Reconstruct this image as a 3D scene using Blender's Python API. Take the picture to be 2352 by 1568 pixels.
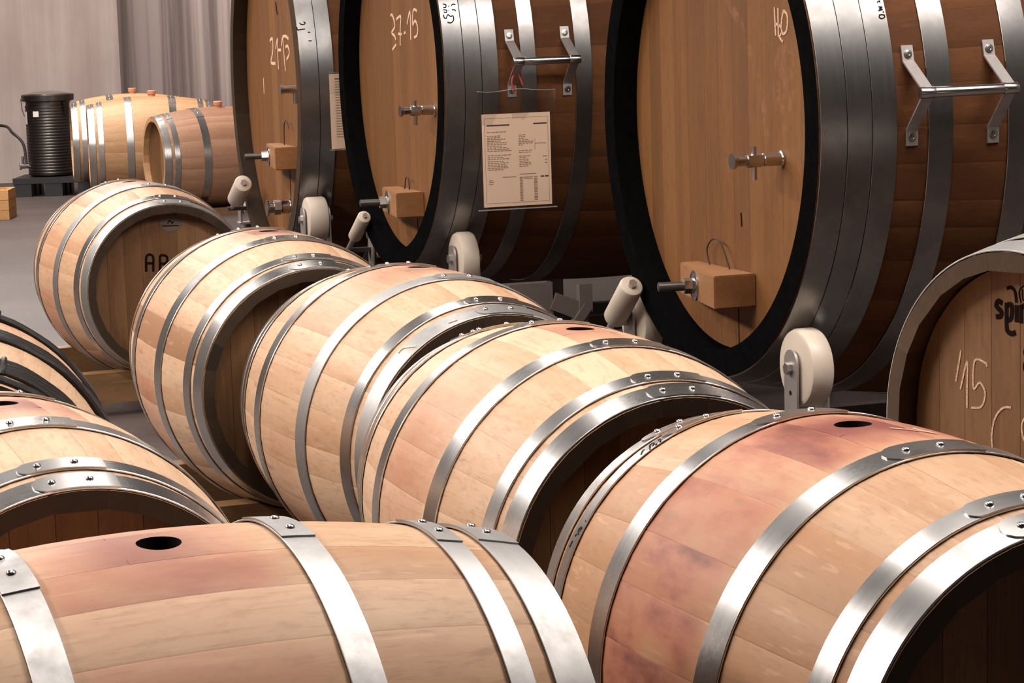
import bpy, bmesh, math, random
from mathutils import Vector, Matrix
from math import sin, cos, pi, sqrt, atan2

# ------------------------------------------------------------------ scene, camera, light
for o in list(bpy.data.objects):
    bpy.data.objects.remove(o, do_unlink=True)
SC = bpy.context.scene
COL = SC.collection
FZ = 1.37                                   # camera height above the floor

cam_d = bpy.data.cameras.new('camera')
cam = bpy.data.objects.new('camera', cam_d)
COL.objects.link(cam)
cam_d.sensor_fit = 'HORIZONTAL'
cam_d.sensor_width = 36.0
cam_d.lens = 5419.6 / 2352 * 36.0
pit, rol = -0.14017, -0.02991
fw = Vector((0, cos(pit), sin(pit))); up0 = Vector((0, -sin(pit), cos(pit))); rt0 = Vector((1, 0, 0))
rt = rt0 * cos(rol) + up0 * sin(rol); up = up0 * cos(rol) - rt0 * sin(rol)
cam.matrix_world = Matrix(((rt.x, up.x, -fw.x, 0), (rt.y, up.y, -fw.y, 0), (rt.z, up.z, -fw.z, FZ), (0, 0, 0, 1)))
cam_d.clip_start = 0.05
SC.camera = cam

w = bpy.data.worlds.new('world'); SC.world = w; w.use_nodes = True
bg = w.node_tree.nodes['Background']
bg.inputs[0].default_value = (1, 0.93, 0.88, 1); bg.inputs[1].default_value = 0.004

def lamp(x, y, z, sx, sy, power, col=(1, 0.94, 0.88)):
    l = bpy.data.lights.new('ceiling_lamp', 'AREA'); l.shape = 'RECTANGLE'
    l.size = sx; l.size_y = sy; l.energy = power; l.color = col
    o = bpy.data.objects.new('ceiling_lamp', l); COL.objects.link(o); o.location = (x, y, z)
    return o
# rows of ceiling lamps along the cellar
for y in (11.6, 14.8, 17.6):
    lamp(-3.7, y, 4.05, 0.5, 2.3, 170)
for y, p in ((3.4, 330), (6.4, 260), (9.4, 150)):
    lamp(-4.9, y, 3.9, 0.6, 2.2, p)
for x, y, p in ((-.5, 2.8, 44), (-.9, 5.4, 34), (-.9, 8.4, 42)):
    lamp(x, y, 4.05, 0.4, 2.0, p)
for x, y, p in ((1.7, 4.3, 145), (2.8, 3.0, 60)):
    lamp(x, y, 4.05, 3.0, 0.25, p)

SC.view_settings.view_transform = 'Standard'
SC.view_settings.look = 'None'
SC.view_settings.gamma = 1.0
SC.view_settings.use_curve_mapping = False
SC.view_settings.exposure = 0.25

# ------------------------------------------------------------------ node helpers / materials
def srgb(r, g, b):
    f = lambda c: (c / 255 / 12.92) if c / 255 <= .04045 else ((c / 255 + .055) / 1.055) ** 2.4
    return (f(r), f(g), f(b), 1)

class NT:
    def __init__(s, name):
        s.m = bpy.data.materials.new(name); s.m.use_nodes = True
        s.t = s.m.node_tree; s.b = s.t.nodes['Principled BSDF']; s.out = s.t.nodes['Material Output']
    def n(s, typ, **kw):
        nd = s.t.nodes.new(typ)
        for k, v in kw.items():
            if isinstance(k, str) and hasattr(nd, k): setattr(nd, k, v)
        return nd
    def put(s, sock, v):
        if hasattr(v, 'is_linked') or isinstance(v, bpy.types.NodeSocket): s.t.links.new(v, sock)
        elif isinstance(v, tuple) and len(v) == 3 and sock.type == 'RGBA': sock.default_value = (*v, 1)
        else: sock.default_value = v
    def math(s, op, a, b=None, clamp=False):
        nd = s.n('ShaderNodeMath', operation=op); nd.use_clamp = clamp
        s.put(nd.inputs[0], a)
        if b is not None: s.put(nd.inputs[1], b)
        return nd.outputs[0]
    def mix(s, f, a, b, blend='MIX'):
        nd = s.n('ShaderNodeMixRGB', blend_type=blend)
        s.put(nd.inputs[0], f); s.put(nd.inputs[1], a); s.put(nd.inputs[2], b)
        return nd.outputs[0]
    def ramp(s, v, lo, hi, a=0.0, b=1.0):
        nd = s.n('ShaderNodeMapRange'); nd.interpolation_type = 'SMOOTHSTEP'
        s.put(nd.inputs[0], v); nd.inputs[1].default_value = lo; nd.inputs[2].default_value = hi
        nd.inputs[3].default_value = a; nd.inputs[4].default_value = b
        return nd.outputs[0]
    def noise(s, vec, scale, detail=3, rough=.55):
        nd = s.n('ShaderNodeTexNoise'); s.put(nd.inputs['Vector'], vec)
        nd.inputs['Scale'].default_value = scale; nd.inputs['Detail'].default_value = detail
        nd.inputs['Roughness'].default_value = rough
        return nd.outputs[0]
    def coords(s, scale=(1, 1, 1), rnd=True):
        tc = s.n('ShaderNodeTexCoord'); mp = s.n('ShaderNodeMapping')
        s.t.links.new(tc.outputs['Object'], mp.inputs[0]); mp.inputs['Scale'].default_value = scale
        v = mp.outputs[0]
        if rnd:
            oi = s.n('ShaderNodeObjectInfo'); ml = s.n('ShaderNodeVectorMath', operation='SCALE')
            s.put(ml.inputs[0], (37.0, 91.0, 53.0)); s.t.links.new(oi.outputs['Random'], ml.inputs['Scale'])
            ad = s.n('ShaderNodeVectorMath', operation='ADD')
            s.t.links.new(v, ad.inputs[0]); s.t.links.new(ml.outputs[0], ad.inputs[1]); v = ad.outputs[0]
        return v
    def bump(s, h, strength=.2, dist=.002):
        nd = s.n('ShaderNodeBump'); s.put(nd.inputs['Height'], h)
        nd.inputs['Strength'].default_value = strength; nd.inputs['Distance'].default_value = dist
        s.t.links.new(nd.outputs[0], s.b.inputs['Normal'])
    def set(s, **kw):
        for k, v in kw.items(): s.put(s.b.inputs[k.replace('_', ' ')], v)
        return s.m

def simple(name, col, rough=.6, metal=0., var=.0, scale=20, bump=0., spec=.5):
    t = NT(name)
    c = col
    if var:
        n = t.noise(t.coords(), scale, 4)
        c = t.mix(n, tuple(x * (1 - var) for x in col[:3]) + (1,), tuple(min(1, x * (1 + var)) for x in col[:3]) + (1,))
        if bump: t.bump(n, bump)
    return t.set(Base_Color=c, Roughness=rough, Metallic=metal, **{'Specular_IOR_Level': spec})

def wood(name, light, dark, grain_axis='X', stained=False, rough=.55, spec=.35, greyness=0):
    """oak; object colour R = wine stain, G = bung stain, B = tone"""
    t = NT(name)
    st = {'X': (1.2, 14, 14), 'Z': (14, 14, 1.2), 'Y': (14, 1.2, 14)}[grain_axis]
    fi = {'X': (6, 160, 160), 'Z': (160, 160, 6), 'Y': (160, 6, 160)}[grain_axis]
    big = t.noise(t.coords(st), 1.3, 4)
    fine = t.noise(t.coords(fi), 1.0, 3, .6)
    fleck = t.noise(t.coords(tuple(a * 1.7 for a in st)), 4.0, 2, .5)
    oi = t.n('ShaderNodeObjectInfo'); sep = t.n('ShaderNodeSeparateColor'); t.t.links.new(oi.outputs['Color'], sep.inputs[0])
    R, G, B = sep.outputs[0], sep.outputs[1], sep.outputs[2]
    f = t.math('ADD', t.math('MULTIPLY', big, .55), t.math('MULTIPLY', B, .6))
    f = t.ramp(f, .25, .95)
    c = t.mix(f, dark, light)
    c = t.mix(t.ramp(oi.outputs['Alpha'], 0, 1, .6, 0), c, tuple(x * .6 for x in dark[:3]) + (1,))
    mot = t.noise(t.coords(tuple(3 + a * .35 for a in st)), 9.0, 5, .65)
    c = t.mix(t.ramp(mot, .48, .72, 0, .3), c, tuple(x * .72 for x in dark[:3]) + (1,))
    c = t.mix(t.ramp(fine, .52, .76, 0, .38), c, tuple(x * .62 for x in dark[:3]) + (1,))
    c = t.mix(t.ramp(fleck, .6, .72, 0, .22), c, tuple(min(1, x * 1.2) for x in light[:3]) + (1,))
    if stained:
        tc = t.n('ShaderNodeTexCoord'); sx = t.n('ShaderNodeSeparateXYZ'); t.t.links.new(tc.outputs['Object'], sx.inputs[0])
        ax = t.math('ABSOLUTE', t.math('ADD', sx.outputs[0], .015))
        blot = t.noise(t.coords((3, 7, 7)), 1.6, 5, .6)
        band = t.ramp(ax, .10, .155, 1, 0)
        m = t.math('MULTIPLY', t.math('MULTIPLY', band, t.ramp(blot, .18, .62)), R, True)
        pink = t.mix(m, c, srgb(168, 102, 78))
        deep = t.math('MULTIPLY', t.math('MULTIPLY', t.ramp(ax, .08, .15, 1, 0), t.ramp(blot, .42, .75)), t.ramp(R, .55, 1.0), True)
        pink = t.mix(deep, pink, srgb(92, 46, 38))
        bb = t.math('MULTIPLY', t.math('MULTIPLY', t.ramp(ax, .015, .12, 1, 0), t.ramp(blot, .05, .6, .35, 1)), G, True)
        c = t.mix(bb, pink, srgb(118, 58, 50))
        knot = t.noise(t.coords((2.2, 9, 9)), 3.1, 2, .4)
        c = t.mix(t.ramp(knot, .69, .78, 0, .45), c, tuple(x * .6 for x in dark[:3]) + (1,))
    t.bump(fine, .12, .001)
    return t.set(Base_Color=c, Roughness=rough, **{'Specular_IOR_Level': spec})

M = {}
M['barrel_oak'] = wood('barrel_oak', srgb(202, 168, 138), srgb(166, 120, 84), 'X', True)
M['barrel_head'] = wood('barrel_head', srgb(140, 102, 68), srgb(104, 70, 42), 'Z')
M['cask_oak'] = wood('cask_oak', srgb(106, 66, 38), srgb(76, 45, 25), 'X', False, .68, .12)
M['cask_head'] = wood('cask_head', srgb(132, 88, 48), srgb(104, 66, 34), 'Z')
M['aged_oak'] = wood('aged_oak', srgb(120, 88, 60), srgb(92, 64, 42), 'X')
M['honey_oak'] = wood('honey_oak', srgb(200, 162, 122), srgb(168, 124, 86), 'X')
M['russet_oak'] = wood('russet_oak', srgb(172, 132, 106), srgb(142, 102, 78), 'X')
M['end_grain'] = wood('end_grain', srgb(62, 45, 30), srgb(44, 31, 20), 'X')
M['aged_end'] = wood('aged_end', srgb(92, 68, 46), srgb(66, 46, 30), 'X')
M['beam'] = wood('beam', srgb(150, 114, 76), srgb(104, 74, 46), 'Y')
M['block'] = wood('block', srgb(156, 108, 68), srgb(122, 82, 50), 'Y')
M['crate'] = wood('crate', srgb(206, 156, 100), srgb(166, 120, 74), 'X')

def steel(name, col, rough, smear=.35, sc=7):
    t = NT(name)
    a = t.noise(t.coords((1, 1, 1)), sc, 5, .65)
    b = t.noise(t.coords((60, 3, 3)), 2.2, 3, .6)
    c = t.mix(t.ramp(a, .35, .7, 0, smear), col, tuple(x * .45 for x in col[:3]) + (1,))
    r = t.math('ADD', t.ramp(a, .3, .75, rough - .01, rough + (.04 if rough < .3 else .10)), t.math('MULTIPLY', b, .05))
    if rough > .35: t.bump(b, .02, .0003)
    return t.set(Base_Color=c, Roughness=r, Metallic=1.0)
M['hoop'] = steel('hoop_steel', (.54, .518, .505, 1), .24, .12, 4)
M['hoop_dull'] = steel('hoop_dull_steel', (.44, .42, .41, 1), .44, .5, 12)
M['cask_hoop'] = steel('cask_hoop_steel', (.27, .255, .247, 1), .28, .5, 9)
M['steel'] = steel('stainless', (.55, .52, .50, 1), .2, .2)
M['plate'] = steel('galvanised_plate', (.55, .50, .48, 1), .46, .4, 20)
M['tank'] = steel('tank_steel', (.12, .105, .097, 1), .33, .3)
M['paint_black'] = simple('black_paint', (.004, .004, .0042, 1), .9, var=.5, scale=30, spec=.0)
M['black'] = simple('black_plastic', (.012, .012, .013, 1), .5)
M['hole'] = simple('bung_dark', (.006, .003, .003, 1), .8, spec=.1)
M['chestnut'] = simple('chestnut_rod', (.010, .008, .007, 1), .45, var=.7, scale=60, bump=.4, spec=.3)
M['willow'] = simple('willow_binding', (.012, .008, .006, 1), .5, var=.6, scale=80)
M['nylon'] = simple('white_nylon', srgb(196, 180, 164), .42, var=.10, scale=14)
M['grey_paint'] = simple('grey_paint', srgb(108, 96, 90), .5, var=.15, scale=18)
M['dark_steel'] = simple('dark_steel', (.12, .105, .095, 1), .4, metal=.8, var=.3)
M['marker'] = simple('marker_ink', (.01, .008, .009, 1), .8, spec=.1)
M['stencil'] = simple('stencil_ink', (.010, .005, .004, 1), .85, spec=.08)
M['paper'] = simple('paper', srgb(238, 204, 176), .8, var=.04, scale=6)
M['print'] = simple('print_ink', srgb(150, 116, 98), .8)
M['print_dark'] = simple('print_ink_dark', srgb(70, 50, 44), .8)
M['sticker'] = simple('sticker', srgb(235, 225, 215), .6)
M['string'] = simple('string', (.035, .022, .015, 1), .8)
M['red_tie'] = simple('red_tie', srgb(150, 40, 32), .6)
M['rubber'] = simple('hose_rubber', (.02, .018, .018, 1), .5)
M['silicone'] = simple('bung_silicone', srgb(196, 130, 96), .6)
M['stamp'] = simple('stamp_ink', srgb(104, 86, 76), .8)

def chalk():
    t = NT('chalk')
    n = t.noise(t.coords((1, 1, 1)), 260, 3, .7)
    t.set(Base_Color=srgb(226, 190, 166), Roughness=.95, **{'Specular_IOR_Level': .1})
    tr = t.n('ShaderNodeBsdfTransparent'); mx = t.n('ShaderNodeMixShader')
    t.put(mx.inputs[0], t.ramp(n, .30, .58, .25, .95))
    t.t.links.new(tr.outputs[0], mx.inputs[1]); t.t.links.new(t.b.outputs[0], mx.inputs[2])
    t.t.links.new(mx.outputs[0], t.out.inputs[0])
    return t.m
M['chalk'] = chalk()
def smear():
    t = NT('chalk_smear')
    n = t.noise(t.coords((1, 1, 1)), 26, 5, .7)
    t.set(Base_Color=srgb(196, 140, 110), Roughness=.95, **{'Specular_IOR_Level': .1})
    tr = t.n('ShaderNodeBsdfTransparent'); mx = t.n('ShaderNodeMixShader')
    t.put(mx.inputs[0], t.ramp(n, .42, .75, 0, .22))
    t.t.links.new(tr.outputs[0], mx.inputs[1]); t.t.links.new(t.b.outputs[0], mx.inputs[2])
    t.t.links.new(mx.outputs[0], t.out.inputs[0])
    return t.m
M['smear'] = smear()
def film():
    t = NT('clear_film')
    t.set(Base_Color=(1, 1, 1, 1), Roughness=.08)
    tr = t.n('ShaderNodeBsdfTransparent'); gl = t.n('ShaderNodeBsdfGlossy'); gl.inputs['Roughness'].default_value = .16
    mx = t.n('ShaderNodeMixShader'); mx.inputs[0].default_value = .15
    t.t.links.new(tr.outputs[0], mx.inputs[1]); t.t.links.new(gl.outputs[0], mx.inputs[2])
    t.t.links.new(mx.outputs[0], t.out.inputs[0])
    return t.m
M['film'] = film()
M['seam'] = simple('film_seam', (.30, .27, .25, 1), .25)

def plaster(name, a, b):
    t = NT(name)
    v = t.coords((1, 1, 1), False)
    n1 = t.noise(v, .55, 5, .6); n2 = t.noise(t.coords((9, 9, .35), False), 1.0, 4, .6); n3 = t.noise(v, 60, 3)
    f = t.math('ADD', t.math('MULTIPLY', n1, .6), t.math('MULTIPLY', n2, .4))
    t.bump(n3, .1, .004)
    return t.set(Base_Color=t.mix(t.ramp(f, .35, .68), a, b), Roughness=.85, **{'Specular_IOR_Level': .2})
M['wall'] = plaster('wall_plaster', srgb(156, 137, 132), srgb(182, 166, 160))
def streaked():
    t = NT('wall_streaked')
    n1 = t.noise(t.coords((3.2, 3.2, .12), False), 1.0, 4, .55); n3 = t.noise(t.coords((1, 1, 1), False), 60, 3)
    t.bump(n3, .1, .004)
    return t.set(Base_Color=t.mix(t.ramp(n1, .36, .62), srgb(98, 86, 83), srgb(158, 143, 139)), Roughness=.8, **{'Specular_IOR_Level': .25})
M['wall2'] = streaked()
def concrete():
    t = NT('floor_concrete')
    n1 = t.noise(t.coords((1, 1, 1), False), 1.2, 5, .6); n2 = t.noise(t.coords((1, 1, 1), False), 40, 4, .6)
    f = t.math('ADD', t.math('MULTIPLY', n1, .6), t.math('MULTIPLY', n2, .4))
    t.bump(n2, .15, .003)
    return t.set(Base_Color=t.mix(t.ramp(f, .35, .65), srgb(66, 56, 53), srgb(84, 73, 69)), Roughness=.55, **{'Specular_IOR_Level': .3})
M['floor'] = concrete()
M['dark_wall'] = simple('dark_wall_paint', srgb(92, 84, 80), .9, var=.1, scale=2)
M['ceiling'] = simple('ceiling_paint', srgb(88, 82, 78), .9, var=.05, scale=2)

# ------------------------------------------------------------------ mesh helpers
def mesh(name, verts, faces, mat, smooth=None, mats=None, fm=None):
    me = bpy.data.meshes.new(name)
    me.from_pydata([tuple(v) for v in verts], [], faces)
    for m in (mats or [mat]): me.materials.append(m)
    if fm: me.polygons.foreach_set('material_index', fm)
    if smooth is not None:
        me.polygons.foreach_set('use_smooth', [True] * len(me.polygons))
        me.set_sharp_from_angle(angle=smooth)
    me.update()
    return me

def link(name, me, parent=None, loc=(0, 0, 0), rot=(0, 0, 0)):
    o = bpy.data.objects.new(name, me); COL.objects.link(o)
    if parent is not None: o.parent = parent
    o.location = loc; o.rotation_euler = rot
    return o

def thing(name, label, cat, loc=(0, 0, 0), rz=0, group=None):
    o = bpy.data.objects.new(name, None); COL.objects.link(o); o.empty_display_size = .1
    o.location = loc; o.rotation_euler = (0, 0, rz)
    o['label'] = label; o['category'] = cat
    if group: o['group'] = group
    return o
def tag(o, label, cat, group=None):
    o['label'] = label; o['category'] = cat
    if group: o['group'] = group
    return o

class B:
    """collects vertices and faces of one mesh"""
    def __init__(s): s.v = []; s.f = []
    def add(s, vs, fs):
        k = len(s.v); s.v += [tuple(v) for v in vs]; s.f += [tuple(i + k for i in f) for f in fs]
    def box(s, c, h, M3=None):
        vs = [Vector((x * h[0], y * h[1], z * h[2])) for x in (-1, 1) for y in (-1, 1) for z in (-1, 1)]
        if M3: vs = [M3 @ v for v in vs]
        s.add([v + Vector(c) for v in vs], [(0, 1, 3, 2), (4, 6, 7, 5), (0, 4, 5, 1), (2, 3, 7, 6), (0, 2, 6, 4), (1, 5, 7, 3)])
    def hexa(s, bot, top):
        n = len(bot)
        s.add(list(bot) + list(top), [tuple(range(n))[::-1], tuple(range(n, 2 * n))] + [(i, (i + 1) % n, n + (i + 1) % n, n + i) for i in range(n)])
    def lathe(s, p0, axis, prof, seg=32, caps=True):
        """prof: (distance along axis, radius)"""
        a = Vector(axis).normalized(); t = a.orthogonal().normalized(); b = a.cross(t); p0 = Vector(p0)
        vs = []; fs = []
        for d, r in prof:
            for i in range(seg):
                an = 2 * pi * i / seg
                vs.append(p0 + a * d + (t * cos(an) + b * sin(an)) * r)
        for j in range(len(prof) - 1):
            for i in range(seg):
                k = (i + 1) % seg
                fs.append((j * seg + i, j * seg + k, (j + 1) * seg + k, (j + 1) * seg + i))
        if caps:
            fs.append(tuple(range(seg))[::-1]); fs.append(tuple(range((len(prof) - 1) * seg, len(prof) * seg)))
        s.add(vs, fs)
    def cyl(s, p0, p1, r, seg=20):
        d = Vector(p1) - Vector(p0); s.lathe(p0, d, [(0, r), (d.length, r)], seg)
    def bevcyl(s, p0, p1, r, bev, seg=36):
        d = Vector(p1) - Vector(p0); L = d.length
        s.lathe(p0, d, [(0, r - bev), (bev * .3, r - bev * .35), (bev, r), (L - bev, r), (L - bev * .3, r - bev * .35), (L, r - bev)], seg)
    def tube(s, pts, r, seg=8):
        pts = [Vector(p) for p in pts]; vs = []; fs = []; n = None
        for i, p in enumerate(pts):
            t = (pts[min(i + 1, len(pts) - 1)] - pts[max(i - 1, 0)]).normalized()
            n = (n - t * n.dot(t)).normalized() if n else t.orthogonal().normalized()
            b = t.cross(n)
            for k in range(seg):
                an = 2 * pi * k / seg; vs.append(p + (n * cos(an) + b * sin(an)) * r)
        for i in range(len(pts) - 1):
            for k in range(seg):
                q = (k + 1) % seg; fs.append((i * seg + k, i * seg + q, (i + 1) * seg + q, (i + 1) * seg + k))
        fs.append(tuple(range(seg))[::-1]); fs.append(tuple(range((len(pts) - 1) * seg, len(pts) * seg)))
        s.add(vs, fs)
    def strap(s, pts, side, wd, th):
        """flat bar bent along pts; side = unit width direction"""
        pts = [Vector(p) for p in pts]; side = Vector(side).normalized(); vs = []; fs = []
        for i, p in enumerate(pts):
            t = (pts[min(i + 1, len(pts) - 1)] - pts[max(i - 1, 0)]).normalized(); n = t.cross(side).normalized()
            for a, b in ((-1, -1), (1, -1), (1, 1), (-1, 1)): vs.append(p + side * a * wd / 2 + n * b * th / 2)
        for i in range(len(pts) - 1):
            for k in range(4):
                q = (k + 1) % 4; fs.append((i * 4 + k, i * 4 + q, i * 4 + 4 + q, i * 4 + 4 + k))
        e = (len(pts) - 1) * 4
        fs += [(3, 2, 1, 0), (e, e + 1, e + 2, e + 3)]; s.add(vs, fs)
    def ribbon(s, pts, nrm, wd, th=.0009):
        """a stroke lying on a surface: pts with normals nrm"""
        pts = [Vector(p) for p in pts]; vs = []; fs = []
        for i, p in enumerate(pts):
            t = (pts[min(i + 1, len(pts) - 1)] - pts[max(i - 1, 0)])
            t = t.normalized() if t.length > 1e-9 else Vector((1, 0, 0))
            n = Vector(nrm[i] if isinstance(nrm, list) else nrm).normalized(); b = n.cross(t).normalized()
            vs += [p - b * wd / 2, p + b * wd / 2, p + b * wd / 2 + n * th, p - b * wd / 2 + n * th]
        for i in range(len(pts) - 1):
            for k in range(4):
                q = (k + 1) % 4; fs.append((i * 4 + k, i * 4 + q, i * 4 + 4 + q, i * 4 + 4 + k))
        e = (len(pts) - 1) * 4
        fs += [(3, 2, 1, 0), (e, e + 1, e + 2, e + 3)]; s.add(vs, fs)
    def obj(s, name, mat, parent=None, smooth=.6, loc=(0, 0, 0), rot=(0, 0, 0)):
        return link(name, mesh(name, s.v, s.f, mat, smooth), parent, loc, rot)

def spline(P, n=5):
    """Catmull-Rom through 2-D or 3-D points"""
    if len(P) < 3: return [tuple(P[0]), tuple(P[-1])]
    out = []; d = len(P[0])
    for i in range(len(P) - 1):
        a = P[max(i - 1, 0)]; b = P[i]; c = P[i + 1]; e = P[min(i + 2, len(P) - 1)]
        for k in range(n):
            t = k / n
            out.append(tuple(.5 * (2 * b[j] + (c[j] - a[j]) * t + (2 * a[j] - 5 * b[j] + 4 * c[j] - e[j]) * t * t + (3 * b[j] - a[j] - 3 * c[j] + e[j]) * t ** 3) for j in range(d)))
    out.append(tuple(P[-1]))
    return out

# ------------------------------------------------------------------ room shell
def struct(name, verts, faces, mat):
    o = link(name, mesh(name, verts, faces, mat)); o['kind'] = 'structure'; return o
def slab(name, pts, z0, z1, mat):
    n = len(pts); b = B(); b.hexa([(x, y, z0) for x, y in pts], [(x, y, z1) for x, y in pts])
    return struct(name, b.v, b.f, mat)
CX, CY = -3.31, 20.5
RX, RY = CX + .45 * 28, CY - .893 * 28
slab('floor', [(-8, -4.6), (RX + .3, -4.6), (CX + .3, CY + .3), (-8, CY + .3)], -.15, 0, M['floor'])
slab('ceiling', [(-8, -4.6), (RX + .3, -4.6), (CX + .3, CY + .3), (-8, CY + .3)], 4.2, 4.35, M['ceiling'])
slab('wall_back', [(-8, CY - .12), (CX, CY), (CX, CY + .3), (-8, CY + .3)], 0, 4.2, M['wall'])
slab('wall_right', [(CX, CY), (RX, RY), (RX + .27, RY + .13), (CX + .27, CY + .13)], 0, 4.2, M['wall2'])
slab('wall_left', [(-8.2, -4.6), (-8, -4.6), (-8, CY), (-8.2, CY)], 0, 4.2, M['dark_wall'])
slab('wall_front', [(-8, -4.8), (RX, -4.8), (RX, -4.6), (-8, -4.6)], 0, 4.2, M['dark_wall'])

# ------------------------------------------------------------------ small barrels
RB, RH, L2 = .350, .2935, .4556
def br(u, L=L2): return RB - (RB - RH) * (u / L) ** 2
TH = .027
rng = random.Random(4)

def stave_widths(n, first, seed):
    r = random.Random(seed); ws = [r.uniform(.72, 1.3) for _ in range(n - 1)]
    k = (2 * pi - first) / sum(ws); return [first] + [x * k for x in ws]

def stave_mesh(name, width, rf, L0, L1, th, mat, nu=20, na=4, bev=.0005):
    """one bent stave centred on angle 0 (towards +Y); outer face arched across, edges eased"""
    vs = []; fs = []; row = na + 1 + 2
    for i in range(nu + 1):
        u = L0 + (L1 - L0) * i / nu; r = rf(u)
        for j in range(na + 1):
            e = bev if j in (0, na) else 0
            an = (j / na - .5) * (width - .0004)
            if j == 1: an = -.5 * width + .009
            if j == na - 1: an = .5 * width - .009
            vs.append((u, (r - e) * cos(an), (r - e) * sin(an)))
        for sgn in (1, -1):
            an = sgn * .5 * (width - .0004); vs.append((u, (r - th) * cos(an), (r - th) * sin(an)))
    for i in range(nu):
        for j in range(row):
            k = (j + 1) % row; a = i * row
            fs.append((a + j, a + row + j, a + row + k, a + k))
    fm = [1 if na < j % row < na + 2 and False or j % row == na + 1 else 0 for j in range(len(fs))]
    fs.append(tuple(range(row))); fs.append(tuple(range(nu * row, nu * row + row))[::-1]); fm += [1, 1]
    return mesh(name, vs, fs, mat, .35, [mat, M['end_grain']], fm)

def bung_stave_mesh(name, width, rf, L, th, mat, xb=-.022, rb=.0262):
    """stave with a drilled bung hole"""
    vs = []; fs = []; fm = []
    hw = width / 2 * RB
    def P(u, w, dr=0):
        an = w / RB; r = rf(u) - dr
        return (u, r * cos(an), r * sin(an))
    def add(vv, ff, m=0):
        k = len(vs); vs.extend(vv)
        for f in ff: fs.append(tuple(i + k for i in f)); fm.append(m)
    a = .05; hwi = hw - .0004
    def strip(u0, u1, n):
        na = 6; vv = []; ff = []
        for i in range(n + 1):
            u = u0 + (u1 - u0) * i / n
            for j in range(na + 1):
                vv.append(P(u, -hwi + 2 * hwi * j / na, .0005 if j in (0, na) else 0))
        for i in range(n):
            for j in range(na): ff.append((i * (na + 1) + j, (i + 1) * (na + 1) + j, (i + 1) * (na + 1) + j + 1, i * (na + 1) + j + 1))
        add(vv, ff)
    strip(-L, xb - a, 9); strip(xb + a, L, 10)
    ca = atan2(hwi, a); TT = sorted([2 * pi * k / 32 for k in range(32)] + [ca, pi - ca, pi + ca, 2 * pi - ca]); n = len(TT); ring = []; sq = []; mid = []
    for t in TT:
        c, s = cos(t), sin(t); m = max(abs(c) / a, abs(s) / hwi)
        sq.append((xb + c / m, s / m)); ring.append((xb + rb * c, rb * s))
        mid.append((xb + .5 * (c / m + rb * c * 1.15), .5 * (s / m + rb * s * 1.15)))
    vv = [P(u, w, .0005 if abs(abs(w) - hwi) < 1e-6 else 0) for u, w in sq] + [P(*q) for q in mid] + [P(*q) for q in ring]
    vv += [P(u, w, .022) for u, w in [(xb + (u - xb) * .92, w * .92) for u, w in ring]]
    ff = []
    for k in range(n):
        q = (k + 1) % n
        for l in range(2): ff.append((l * n + k, l * n + q, (l + 1) * n + q, (l + 1) * n + k))
    add(vv, ff)
    add(vv, [(2 * n + k, 2 * n + (k + 1) % n, 3 * n + (k + 1) % n, 3 * n + k) for k in range(n)] + [tuple(range(3 * n, 4 * n))], 1)
    # sides, inside and ends
    nu = 20
    for sg in (-1, 1):
        vv = []; ff = []
        for i in range(nu + 1):
            u = -L + 2 * L * i / nu
            vv += [P(u, sg * hwi, .0005), P(u, sg * hwi, th)]
        ff = [(2 * i, 2 * i + 1, 2 * i + 3, 2 * i + 2) for i in range(nu)]
        add(vv, ff)
    vv = [];
    for i in range(nu + 1):
        u = -L + 2 * L * i / nu; vv += [P(u, -hwi, th), P(u, hwi, th)]
    add(vv, [(2 * i, 2 * i + 1, 2 * i + 3, 2 * i + 2) for i in range(nu)], 2)
    for u in (-L, L): add([P(u, -hwi), P(u, 0), P(u, hwi), P(u, hwi, th), P(u, -hwi, th)], [(0, 1, 2, 3, 4)], 2)
    me = mesh(name, vs, fs, mat, None, [mat, M['hole'], M['end_grain']], fm)
    bm = bmesh.new(); bm.from_mesh(me); bmesh.ops.remove_doubles(bm, verts=bm.verts, dist=.0002)
    bmesh.ops.recalc_face_normals(bm, faces=bm.faces); bm.to_mesh(me); bm.free()
    me.polygons.foreach_set('use_smooth', [True] * len(me.polygons)); me.set_sharp_from_angle(angle=.35)
    return me

def hoop_mesh(name, rf, u0, u1, mat, seg=112, lift=.0017, th=.0024):
    vs = []; fs = []
    prof = [(u0, lift), (u1, lift), (u1, lift + th * .7), (u1 - .0008, lift + th), ((u0 + u1) / 2, lift + th), (u0 + .0008, lift + th), (u0, lift + th * .7)]
    n = len(prof)
    for i in range(seg):
        an = 2 * pi * i / seg
        for u, d in prof: vs.append((u, (rf(u) + d) * cos(an), (rf(u) + d) * sin(an)))
    for i in range(seg):
        k = (i + 1) % seg
        for j in range(n): q = (j + 1) % n; fs.append((i * n + j, i * n + q, k * n + q, k * n + j))
    return mesh(name, vs, fs, mat, .5)

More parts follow.
